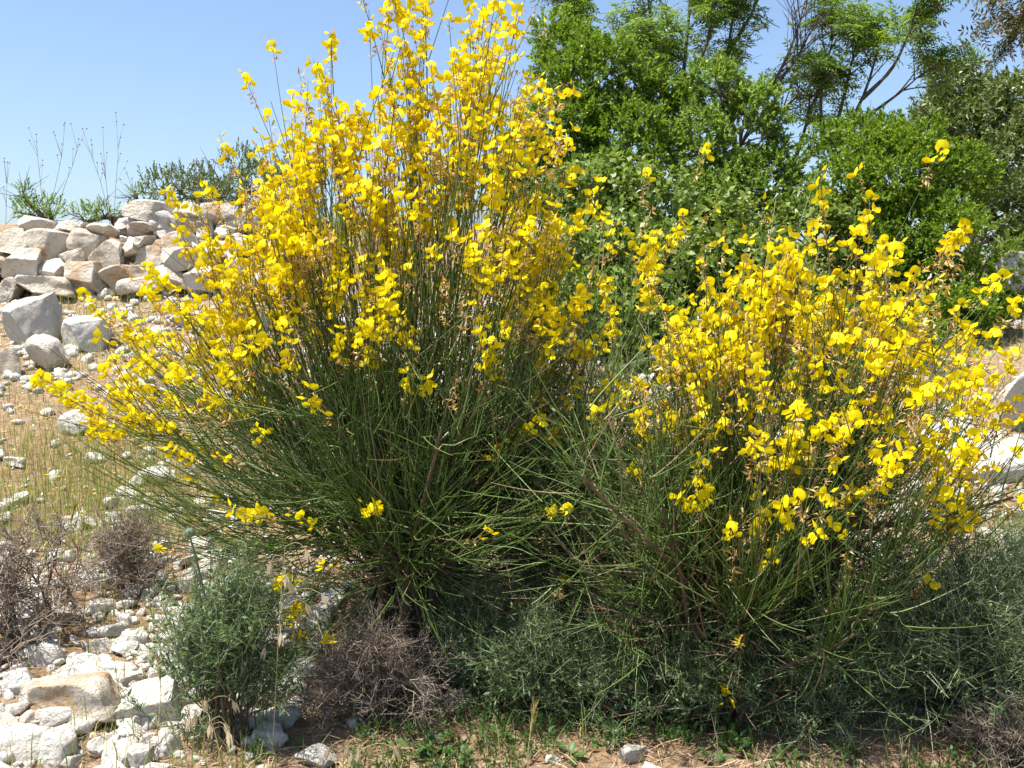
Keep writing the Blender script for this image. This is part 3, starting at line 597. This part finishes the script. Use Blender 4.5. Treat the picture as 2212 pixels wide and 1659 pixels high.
open_tree('terebinth_tree', [[(1490, 760, 0), (1480, 420, 0), (1475, 300, 0), (1470, 200, 0), (1482, 110, 0), (1492, 0, .1), (1500, -150, .1)], [(1478, 330, 0), (1440, 210, -.1), (1400, 130, -.1), (1340, 60, -.1)],
     [(1475, 320, 0), (1420, 120, .2), (1400, 10, .2), (1385, -120, .2)], [(1470, 210, 0), (1530, 100, -.1), (1540, 10, -.1), (1560, -120, -.1)], [(1476, 300, .0), (1330, 170, .3), (1240, 60, .3), (1190, -10, .3)]], 51, M_tere,
     'slender open tree with dark trunk and feathery leaves behind the dense green shrub', 9, 5)
open_tree('terebinth_tree', [[(1610, 760, 0), (1600, 420, 0), (1590, 290, 0), (1562, 190, 0), (1575, 80, 0), (1600, -60, 0)], [(1595, 290, 0), (1640, 225, -.1), (1690, 150, -.1), (1722, 70, -.1), (1738, 5, -.1)],
     [(1640, 225, -.1), (1720, 130, 0), (1755, 60, 0)], [(1590, 280, 0), (1660, 260, .1), (1720, 210, .1)], [(1570, 120, 0), (1630, 20, .1), (1660, -80, .1)]], 52, M_tere,
     'open tree with forked grey limbs and feathery leaves above the pale-tipped shrub', 8, 5, d=6.7)
open_tree('terebinth_tree', [[(1640, 620, 0), (1690, 390, 0), (1712, 362, 0), (1780, 312, 0), (1842, 272, 0), (1862, 214, 0), (1885, 160, 0), (1900, 90, 0)], [(1842, 272, 0), (1890, 240, .1), (1950, 196, .1), (1990, 160, .1)], [(1780, 312, 0), (1770, 220, 0), (1785, 140, 0), (1800, 80, 0)],
     [(1862, 214, 0), (1930, 150, -.1), (1960, 80, -.1), (1980, 20, -.1)], [(1712, 362, 0), (1745, 260, .1), (1750, 200, .1)], [(1800, 300, 0), (1830, 180, .15), (1850, 90, .15)]], 53, M_tere,
     'leaning open tree with a curved bare trunk against the sky', 6, 4, d=6.8)
open_tree('terebinth_tree', [[(2520, 760, 0), (2500, 300, 0), (2480, 60, 0), (2420, -60, 0), (2360, -120, 0)], [(2490, 90, 0), (2400, 40, 0), (2320, 20, 0), (2262, 20, 0)], [(2480, 60, 0), (2360, -20, .1), (2290, -30, .1), (2235, -25, .1)], [(2490, 140, 0), (2400, 95, .1), (2320, 85, .1), (2265, 75, .1)]], 54, M_tred,
     'tree with dark and reddish brown leaves reaching in beside the olive green tree', 6, 4, d=6.0, trunk_r=.03)

# ------------------------------------------------------------------ thin dry stalks against the sky
def stalk(pts, d, r_, label, heads=True, group='dry stalks on the wall top', name='dry_stalk'):
    w = np.array([P(x_, y_, d) for x_, y_ in pts]); s = np.linspace(0, len(w) - 1, 9); w = np.stack([np.interp(s, np.arange(len(w)), w[:, c]) for c in range(3)], -1); b = w[0].copy(); b[2] = float(hgt(b[0], b[1])); w[0] = b
    t = thing(name, b, label, 'stalk', group); V, F = tubes(w[None], np.linspace(r_, r_ * .5, 9)[None], 4); part('stalk', V, F, M_thorn, t)
    rg = np.random.default_rng(int(abs(b[0]) * 1e4)); tw = kids(w[None], 5, rg, (.05, .16), (.25, .6), 4, .35, .95, .2, .05); V, F = tubes(tw, np.linspace(.0014, .0008, 4)[None], 3, rg); part('twigs', V, F, M_thorn, t, False, 'stuff')
    if heads:
        tips = np.concatenate([w[-1:], tw[:, -1]]); V, F = inst(SMALL[0][0], SMALL[0][1], np.repeat(np.eye(3)[None], len(tips), 0), .009, tips); part('seed_heads', V, F, M_thorn, t, True, 'stuff')
    return t
for pts in ([(12, 500), (14, 430), (16, 350)], [(95, 480), (88, 400), (82, 345), (78, 290)], [(100, 480), (120, 400), (135, 330), (140, 265)], [(115, 480), (140, 400), (160, 350), (170, 300)], [(238, 480), (220, 400), (195, 330), (178, 278)],
            [(240, 480), (232, 420), (225, 350), (222, 275)], [(246, 480), (250, 400), (256, 330), (250, 243)], [(300, 470), (290, 430), (285, 385)], [(430, 440), (425, 380), (418, 345)]):
    stalk(pts, 6.7, .0022, 'thin dry dark stalk on the wall top standing against the sky')

# ------------------------------------------------------------------ thorny cushions
def thorny(name, base, rad, seed, mat, label, n0=26, lens=(.6, 1.0), n1=6, n2=5, r0=.0028, up=.15, spl=(.015, .04), leaf=None, n3=0, ang=(.5, 1.15), zig=.06, cat='shrub', group=None, fr=(.25, .6)):
    r = np.random.default_rng(seed); base = np.asarray(base); t = thing(name, base, label, cat, group); rad = np.asarray(rad)
    a = r.uniform(0, 6.28, n0); e = np.radians(r.uniform(8, 88, n0)); d = np.stack([np.cos(e) * np.cos(a), np.cos(e) * np.sin(a), np.sin(e)], -1); end = base + d * rad * r.uniform(*lens, n0)[:, None]
    end[:, 2] = np.maximum(end[:, 2], hgt(end[:, 0], end[:, 1]) + .02); st = base + r.normal(size=end.shape) * np.array([.02, .02, 0])
    A = bez(st, st + (end - st) * .3 + np.array([0, 0, .06]) * rad[2], end - (end - st) * .3 + np.array([0, 0, .08]) * rad[2], end, 8); A[:, 1:-1] += r.normal(size=A[:, 1:-1].shape) * zig * rad.mean() * .5
    m_ = float(rad.mean()); B = kids(A, n1, r, (fr[0] * m_, fr[1] * m_), ang, 5, .25, 1, up, .14); B[:, 1:-1] += r.normal(size=B[:, 1:-1].shape) * zig * m_ * .2
    C = kids(B, n2, r, (.10 * m_, .3 * m_), ang, 3, .15, 1, up * .6, .1); parts = [tubes(B, np.linspace(r0 * .7, r0 * .4, 5)[None], 3, r), tubes(C, np.linspace(r0 * .5, r0 * .25, 3)[None], 3, r)]
    src = C
    if n3: src = kids(C, n3, r, spl, (.7, 1.3), 2, .1, 1); parts.append(tubes(src, np.array([[r0 * .42, r0 * .12]]), 3, r))
    V, F = tubes(A, np.linspace(r0 * 1.5, r0 * .6, 8)[None], 4, r); part('branches', V, F, mat if leaf is None else M_wood, t, True, 'stuff')
    V, F = join(*parts); part('twigs', V, F, mat, t, False, 'stuff')
    if leaf is not None:
        p, T, _ = sample_on(C, leaf[1], r, .0, 1.0); s = nz(np.cross(T, r.normal(size=T.shape))); V, F = leaves(p, s + T * .4, nz(r.normal(size=s.shape)) + np.array([0, 0, .8]), r.uniform(*leaf[2], len(p)), r.uniform(*leaf[2], len(p)) * leaf[3]); part('leaves', V, F, leaf[0], t, False, 'stuff')
    print(name, len(C), len(src)); return t
thorny('thorn_bush', G(60, 1400), (.36, .3, .33), 61, M_thorn, 'dark leafless thorny shrub sprawling over the white rubble', 15, n1=7, n2=7, r0=.0028, n3=2, spl=(.02, .05), zig=.12, lens=(.55, 1.0))
thorny('thorn_bush', G(285, 1275), (.18, .16, .20), 62, M_thorn, 'small grey twiggy dry shrub behind the dark leafless thorny shrub', 26, n1=8, n2=6, r0=.0018, n3=1, zig=.08)
thorny('thorn_cushion', G(815, 1560), (.19, .16, .20), 63, M_thorn, 'grey dry spiny cushion in the shade under the tall broom', 34, n1=8, n2=7, r0=.0016, n3=2, spl=(.012, .03), zig=.05)
thorny('spiny_shrub', G(490, 1600), (.16, .15, .30), 64, M_spine, 'green upright spiny shrub beside the white rough block', 46, n1=8, n2=5, r0=.0015, n3=2, spl=(.015, .04), up=.5, leaf=(M_spleaf, 2, (.010, .022), .28), ang=(.2, .7))
thorny('spiny_shrub', G(2060, 1560), (.36, .28, .34), 65, M_spine, 'wide grey-green spiny shrub in front of the red soil', 60, n1=10, n2=7, r0=.0016, n3=2, spl=(.012, .035), leaf=(M_spleaf, 2, (.006, .013), .4))
thorny('spiny_shrub', G(1790, 1560), (.20, .18, .24), 66, M_spine, 'dark green spiny shrub shaded by the lower broom', 34, n1=9, n2=6, r0=.0015, n3=2, spl=(.012, .03), leaf=(M_spleaf, 3, (.006, .014), .4))
thorny('spiny_shrub', G(2250, 1420), (.28, .25, .30), 68, M_spine, 'grey-green spiny shrub growing up behind the wide spiny one', 44, n1=9, n2=6, r0=.0015, n3=2, spl=(.012, .03), leaf=(M_spleaf, 2, (.006, .013), .4))
thorny('leafy_scrub', G(1560, 1575), (.24, .13, .20), 71, M_spine, 'low scrub with tiny pale oval leaves at the foot of the lower broom', 30, n1=8, n2=5, r0=.0014, n3=1, spl=(.012, .03), up=.2, leaf=(M_bleaf, 4, (.008, .017), .34))
thorny('leafy_scrub', G(1320, 1560), (.20, .12, .20), 72, M_spine, 'tangled green scrub beside the bright barley ear', 28, n1=7, n2=5, r0=.0013, n3=1, spl=(.015, .04), up=.25, leaf=(M_bleaf, 3, (.008, .018), .28))
thorny('leafy_scrub', G(1000, 1500), (.16, .12, .22), 73, M_spine, 'thin green scrub in the deep shade behind the grey dry cushion', 22, n1=7, n2=5, r0=.0013, n3=1, spl=(.015, .04), up=.3, leaf=(M_bleaf, 3, (.008, .018), .28))
b_ = on(.93, 1.82); thorny('thorn_cushion', b_, (.12, .1, .10), 67, M_thorn, 'pale grey dead spiny tuft in front of the wide grey-green spiny shrub', 24, n1=7, n2=6, r0=.0015, n3=2, spl=(.01, .03))
thorny('spiny_shrub', G(1130, 1530), (.20, .16, .22), 69, M_spine, 'green tangled spiny shrub next to the grey dry cushion', 30, n1=7, n2=5, r0=.0014, n3=1, spl=(.015, .04), up=.3, leaf=(M_spleaf, 2, (.008, .018), .3))
# the dead red-brown branch between the brooms
thorny('dead_branch', G(1265, 1120) + np.array([0, .12, 0]), (.19, .15, .36), 70, M_wood, 'dead broom branch with reddish brown withered leaves between the two brooms', 14, n1=7, n2=5, r0=.002, leaf=(M_dead, 3, (.010, .026), .35), cat='branch')
# the crooked bare grey branch stub
w = np.array([P(x_, y_, 2.33) for x_, y_ in ((1190, 1400), (1205, 1290), (1228, 1225), (1262, 1208), (1240, 1200), (1236, 1185), (1268, 1150), (1280, 1120))]); w[0] = G(1190, 1415)
w[:, 1] = np.linspace(w[0, 1], w[0, 1] - .05, 8)
for i in range(1, 8): w[i] = P(*[(1190, 1400), (1205, 1290), (1228, 1225), (1250, 1214), (1244, 1200), (1240, 1185), (1264, 1150), (1278, 1122)][i], w[i, 1])
V, F = tubes(w[None], np.array([[.011, .010, .009, .008, .0065, .006, .005, .004]]), 7); solo('bare_branch', V, F, M_bark, w[0], 'crooked bare grey branch bent like a hook among the green stems', 'branch', smooth=True)

# ------------------------------------------------------------------ grass, oats, barley, thistle, weeds
rg = np.random.default_rng(90)
def blades(x, y, hmin, hmax, r, lean=.35, w=.0022):
    n = len(x); b = np.stack([x, y, hgt(x, y) - .004], -1); h = r.uniform(hmin, hmax, n)[:, None]; d = nz(np.stack([r.normal(size=n), r.normal(size=n), np.zeros(n)], -1)); ln = r.uniform(.05, lean, n)[:, None]
    p = np.stack([b, b + np.array([0, 0, .55]) * h + d * h * ln * .35, b + np.array([0, 0, 1.0]) * h * (1 - ln * .4) + d * h * ln * 1.2], 1)
    side = nz(np.cross(d, [0, 0, 1.]) + r.normal(size=d.shape) * .3); return ribbons(p, np.array([[1, .75, .08]]) * r.uniform(.6, 1.3, n)[:, None] * w, side)
n = 230000; x = rg.uniform(-3.1, 3.1, n); y = 1.5 + 4.4 * rg.random(n) ** 1.1; q = np.stack([x, y], -1)
den = .06 + .16 * np.clip(wav(q, 3.0, 91) + .1, 0, 1) + 1.2 * np.exp(-((x + 1.5) / .6) ** 2 - ((y - 3.3) / .62) ** 2) * np.clip(.6 + wav(q, 6, 92), 0, 1)
den += .45 * np.exp(-((x - 1.45) / .5) ** 2 - ((y - 3.0) / .5) ** 2) * np.clip(.5 + wav(q, 6, 93), 0, 1) + .10 * ((y < 2.05) & (x > -.4)) * np.clip(wav(q, 9, 94), 0, 1)
den *= 1 - .9 * np.exp(-((x + 1.05) / .4) ** 2 - ((y - 2.1) / .35) ** 2)
den *= 1 - .65 * ((y < 2.15) & (x > -.45)); kp = rg.random(n) < den; x, y = x[kp], y[kp]; V, F = blades(x, y, .025, .12, rg, .5, .0026)
x_, y_ = x, y
tag(obj('grass', mk('grass', V, F, M_grass), None, 'stuff'), 'sparse green and straw-coloured grass on the stony slope', 'grass')
# grass tufts on top of the wall
x = rg.normal(-1.12, .22, 2600); y = rg.uniform(5.95, 6.7, 2600); V, F = blades(x, y, .04, .16, rg); tag(obj('grass', mk('grass', V, F, M_grass), None, 'stuff'), 'dry grass growing among the upper stones of the wall', 'grass')

n = 10000; x = rg.uniform(-.9, 1.7, n); y = rg.uniform(1.55, 2.7, n); a = rg.uniform(0, 6.28, n); d = np.stack([np.cos(a), np.sin(a), rg.normal(size=n) * .12], -1); L_ = rg.uniform(.012, .09, n)[:, None]; c = np.stack([x, y, hgt(x, y) + rg.uniform(.002, .012, n)], -1)
V, F = ribbons(np.stack([c - d * L_ * .5, c + rg.normal(size=(n, 3)) * .003 + np.array([0, 0, .004]), c + d * L_ * .5], 1), rg.uniform(.0008, .0028, n)[:, None] * np.array([[.6, 1, .3]]), nz(np.cross(d, [0, 0, 1.]) + rg.normal(size=(n, 3)) * .4))
M_litter = leafy('plant_litter', [(.10, .06, .035), (.22, .14, .08), (.36, .25, .14), (.50, .40, .25)], trans=.1, rough=.8)
tag(obj('plant_litter', mk('plant_litter', V, F, M_litter), None, 'stuff'), 'dry brown twigs and leaf litter on the soil under the brooms', 'litter')

n = 5500; x = rg.uniform(-.5, 1.3, n); y = rg.uniform(1.55, 2.45, n); kp = wav(np.stack([x, y], -1), 9, 96) > -.2; x, y = x[kp], y[kp]; n = len(x)
V, F = put_sprigs(SP_W, np.stack([x, y, hgt(x, y)], -1), rg.normal(size=(n, 3)) * .5 + np.array([0, 0, 1]), rg.uniform(.25, .7, n), rg)
tag(obj('ground_cover', mk('ground_cover', V, F, M_weed), None, 'stuff'), 'low green herbs covering the shaded soil under the brooms', 'ground cover')

def oat(px0, py0, wp, d, seed, label, group=None):
    b = np.array(P(px0, py0, d)); b[2] = float(hgt(b[0], b[1])); w = np.array([b] + [P(x_, y_, d) for x_, y_ in wp]); s = np.linspace(0, len(w) - 1, 12); w = np.stack([np.interp(s, np.arange(len(w)), w[:, c]) for c in range(3)], -1)
    for _ in range(2): w[1:-1] = (w[:-2] + 2 * w[1:-1] + w[2:]) / 4
    r = np.random.default_rng(seed); t = thing('wild_oat', b, label, 'grass stalk', group); V, F = tubes(w[None], np.linspace(.0014, .0006, 12)[None], 4, r); part('stalk', V, F, M_straw, t)
    for i in range(8):
        k_ = 11 - i * .75; p = np.array([np.interp(k_, np.arange(12), w[:, c]) for c in range(3)]); a = r.uniform(0, 6.28); o = np.array([math.cos(a), math.sin(a) * .5, .35]) * r.uniform(.015, .05); q = p + o; e = q + np.array([o[0] * .6, o[1] * .6, -.012])
        V1, F1 = tubes(bez(p[None], (p + o * .6)[None], (q + np.array([0, 0, .008]))[None], e[None], 5), .0004, 3, r); pd = part('pedicel', V1, F1, M_straw, t)
        dn = nz(np.array([o[0] * .25, o[1] * .25, -.02])); V2, F2 = leaves(np.repeat(e[None], 3, 0), np.stack([dn + np.array([.12, 0, 0]), dn - np.array([.12, 0, 0]), dn + np.array([0, .1, 0])]), np.array([[0, 1, 0], [0, -1, 0], [1, 0, 0.]]), .029, .0072, .35, .0); part('spikelet', V2, F2, M_oat, t, under=pd)
    return t
oat(588, 1655, [(592, 1560), (600, 1400), (608, 1270), (616, 1180)], 1.86, 1, 'tall straw oat stalk with pale hanging husks in front of the tall broom')
oat(480, 1655, [(470, 1600), (455, 1555), (440, 1520)], 1.78, 2, 'short bent straw-coloured oat stalk among the green spiny stems')
oat(770, 1655, [(772, 1640), (776, 1620), (782, 1600)], 1.80, 3, 'very short green oat beside the half-buried grey stone')
def barley(px, pyb, wp, d, ear, seed, label, straw=M_awn):
    b = np.array(P(px, pyb, d)); b[2] = float(hgt(b[0], b[1])); w = np.array([b] + [P(x_, y_, d) for x_, y_ in wp]); s = np.linspace(0, len(w) - 1, 10); w = np.stack([np.interp(s, np.arange(len(w)), w[:, c]) for c in range(3)], -1)
    r = np.random.default_rng(seed); t = thing('wild_barley', b, label, 'grass ear'); V, F = tubes(w[None], .0009, 4, r); part('stalk', V, F, M_straw, t)
    ax = nz(w[-1] - w[-2]); tip = w[-1]; n = 42; tt = r.random(n); o = tip + ax * (tt * ear * .6)[:, None]; sd = nz(np.cross(ax, r.normal(size=(n, 3)))); e = o + ax * (ear * .42) + sd * ear * .11
    V1, F1 = tubes(np.stack([o, o + ax * ear * .2 + sd * ear * .04, e], 1), np.array([[.0013, .0006, .0002]]), 3, r); part('awns', V1, F1, straw, t, False, 'stuff')
    V2, F2 = tubes(np.stack([tip + ax * ear * q for q in (0, .15, .35, .62)])[None], np.array([[.001, .0034, .003, .0006]]), 5, r); part('ear', V2, F2, straw, t, True); return t
barley(1140, 1655, [(1142, 1610), (1146, 1585)], 1.86, .075, 11, 'bright yellowish barley ear standing in the shade below the brooms')
barley(2085, 1300, [(2090, 1200), (2095, 1110)], 2.7, .08, 12, 'upright green-yellow barley ear over the red soil')
barley(2140, 1300, [(2128, 1180), (2112, 1120), (2100, 1090)], 2.75, .07, 13, 'leaning barley ear touching the upright one over the red soil')
barley(2180, 1380, [(2176, 1300), (2170, 1250)], 2.4, .08, 14, 'pale barley ear growing out of the grey-green spiny shrub')
barley(340, 1560, [(348, 1500), (346, 1470)], 1.95, .07, 15, 'short barley ear in front of the white rough block')
barley(130, 1240, [(140, 1180), (152, 1130)], 2.6, .075, 16, 'slanting barley ear in the green meadow grass')
barley(1930, 1000, [(1925, 800), (1918, 700), (1915, 640)], 2.9, .16, 17, 'long tan grass spike standing among the flowers of the lower broom', M_straw)
barley(1900, 1330, [(1905, 1270), (1912, 1230)], 2.05, .07, 18, 'green barley ear beside the lower broom over the shaded spiny shrub')
# thistle
b = G(492, 1600); d = b[1] - .02; w = np.array([b] + [P(x_, y_, d) for x_, y_ in ((480, 1520), (462, 1400), (445, 1300), (425, 1210), (411, 1162))]); t = thing('thistle', b, 'pale green thistle with a round spiny head rising beside the tall broom', 'thistle')
V, F = tubes(w[None], np.array([[.0042, .0038, .0032, .0026, .002, .0018]]), 6); part('stalk', V, F, M_thist, t, True)
for hx, hy, hr, k_ in ((410, 1150, .0095, 5), (455, 1165, .005, 4)):
    h = P(hx, hy, d)
    if k_ == 4: V, F = tubes(bez(w[3][None], (w[3] + np.array([.01, 0, .02]))[None], (h - np.array([0, 0, .03]))[None], h[None], 6), .0011, 4); part('side_stalk', V, F, M_thist, t)
    u = nz(rg.normal(size=(110, 3))); V1, F1 = tubes(np.stack([h + u * hr * .8, h + u * hr * 1.5], 1), np.array([[.0008, .0001]]), 3, rg); V0, F0 = ICO[2]; V, F = join((V0 * hr + h, F0), (V1, F1)); part('flower_head', V, F, M_thist, t)
# leafy weeds on the shaded soil
rq = np.random.default_rng(95)
def weed(px, py, n, ln, label):
    b = G(px, py); t = thing('leafy_weed', b, label, 'weed', 'leafy weeds on the shaded soil'); V, F, = [], []
    for i in range(n):
        a = i * 2.4 + rq.uniform(-.4, .4); e = rq.uniform(.25, 1.1); d = np.array([math.cos(a) * math.cos(e), math.sin(a) * math.cos(e), math.sin(e)]); p = b + d * ln * rq.uniform(.15, .7); L_ = ln * rq.uniform(.6, 1.1)
        s = nz(np.cross(d, [0, 0, 1.])); u = np.cross(s, d); wv = .62
        prof = [(0, 0), (.2, .30), (.5, .46), (.8, .34), (1, 0)]
        Vl = np.array([p + d * L_ * q_ - u * L_ * .3 * q_ * q_ for q_, _ in prof] + [p + d * L_ * q_ - u * L_ * .3 * q_ * q_ + s * L_ * wv * h_ * sg + u * L_ * .08 for sg in (-1, 1) for q_, h_ in prof[1:4]])
        Fl = [np.array([(0, 5, 1), (3, 7, 4), (0, 1, 8), (3, 4, 10)]), np.array([(1, 5, 6, 2), (2, 6, 7, 3), (1, 2, 9, 8), (2, 3, 10, 9)])]
        part('leaf', Vl, Fl, M_weed, t, True)
    V, F = tubes(np.stack([b - np.array([0, 0, .01]), b + np.array([0, 0, ln * .5])])[None], .001, 4); part('stem', V, F, M_weed, t)
for px, py, n, ln in ((940, 1620, 8, .035), (890, 1640, 6, .04), (985, 1650, 5, .03), (1340, 1600, 7, .032), (1310, 1620, 6, .028), (1465, 1600, 7, .03), (1590, 1630, 7, .034), (1700, 1640, 6, .03), (720, 1560, 6, .02), (1540, 1655, 6, .035), (640, 1620, 6, .022), (1230, 1640, 6, .03), (1820, 1640, 7, .03), (1080, 1600, 6, .03), (560, 1640, 7, .025)):
    weed(px, py, n, ln, 'small leafy green weed on the shaded soil')
# small meadow flowers
def meadow(px, py, mat, label, group, hgt_=.07):
    b = G(px, py); t = thing('meadow_flower', b, label, 'flower', group); h = b + np.array([rq.normal() * .008, 0, hgt_ * rq.uniform(.6, 1.2)]); V, F = tubes(np.stack([b, (b + h) / 2 + .003, h])[None], .0006, 3); part('stalk', V, F, M_grass, t)
    a = np.arange(6) * 1.047; d = np.stack([np.cos(a), np.sin(a), np.full(6, .35)], -1); V, F = leaves(np.repeat(h[None], 6, 0), d, np.repeat([[0, 0, 1.]], 6, 0), .008, .006, .1, .1); part('petals', V, F, mat, t)
for px, py in ((30, 1020), (90, 1055), (10, 965), (215, 1120), (130, 1080), (300, 1010), (60, 1190), (170, 1150), (20, 1100), (250, 1060)): meadow(px, py, M_yel, 'tiny yellow wildflower in the meadow grass', 'yellow wildflowers in the grass')
for px, py in ((110, 1015), (185, 1060), (60, 945), (95, 870), (280, 985)): meadow(px, py, M_purp, 'tiny purple wildflower in the meadow grass', 'purple wildflowers in the grass')
# dandelion clock
b = G(1285, 1390); h = P(1285, 1342, b[1] - .01); t = thing('seed_head', b, 'fluffy round dandelion seed head in the shade between the brooms', 'seed head'); V, F = tubes(np.stack([b, h])[None], .0009, 4); part('stalk', V, F, M_weed, t)
u = nz(rq.normal(size=(150, 3))); V, F = tubes(np.stack([np.repeat(h[None], 150, 0), h + u * .014], 1), np.array([[.0002, .0005]]), 3, rq); part('fluff', V, F, M_fluff, t, False, 'stuff')
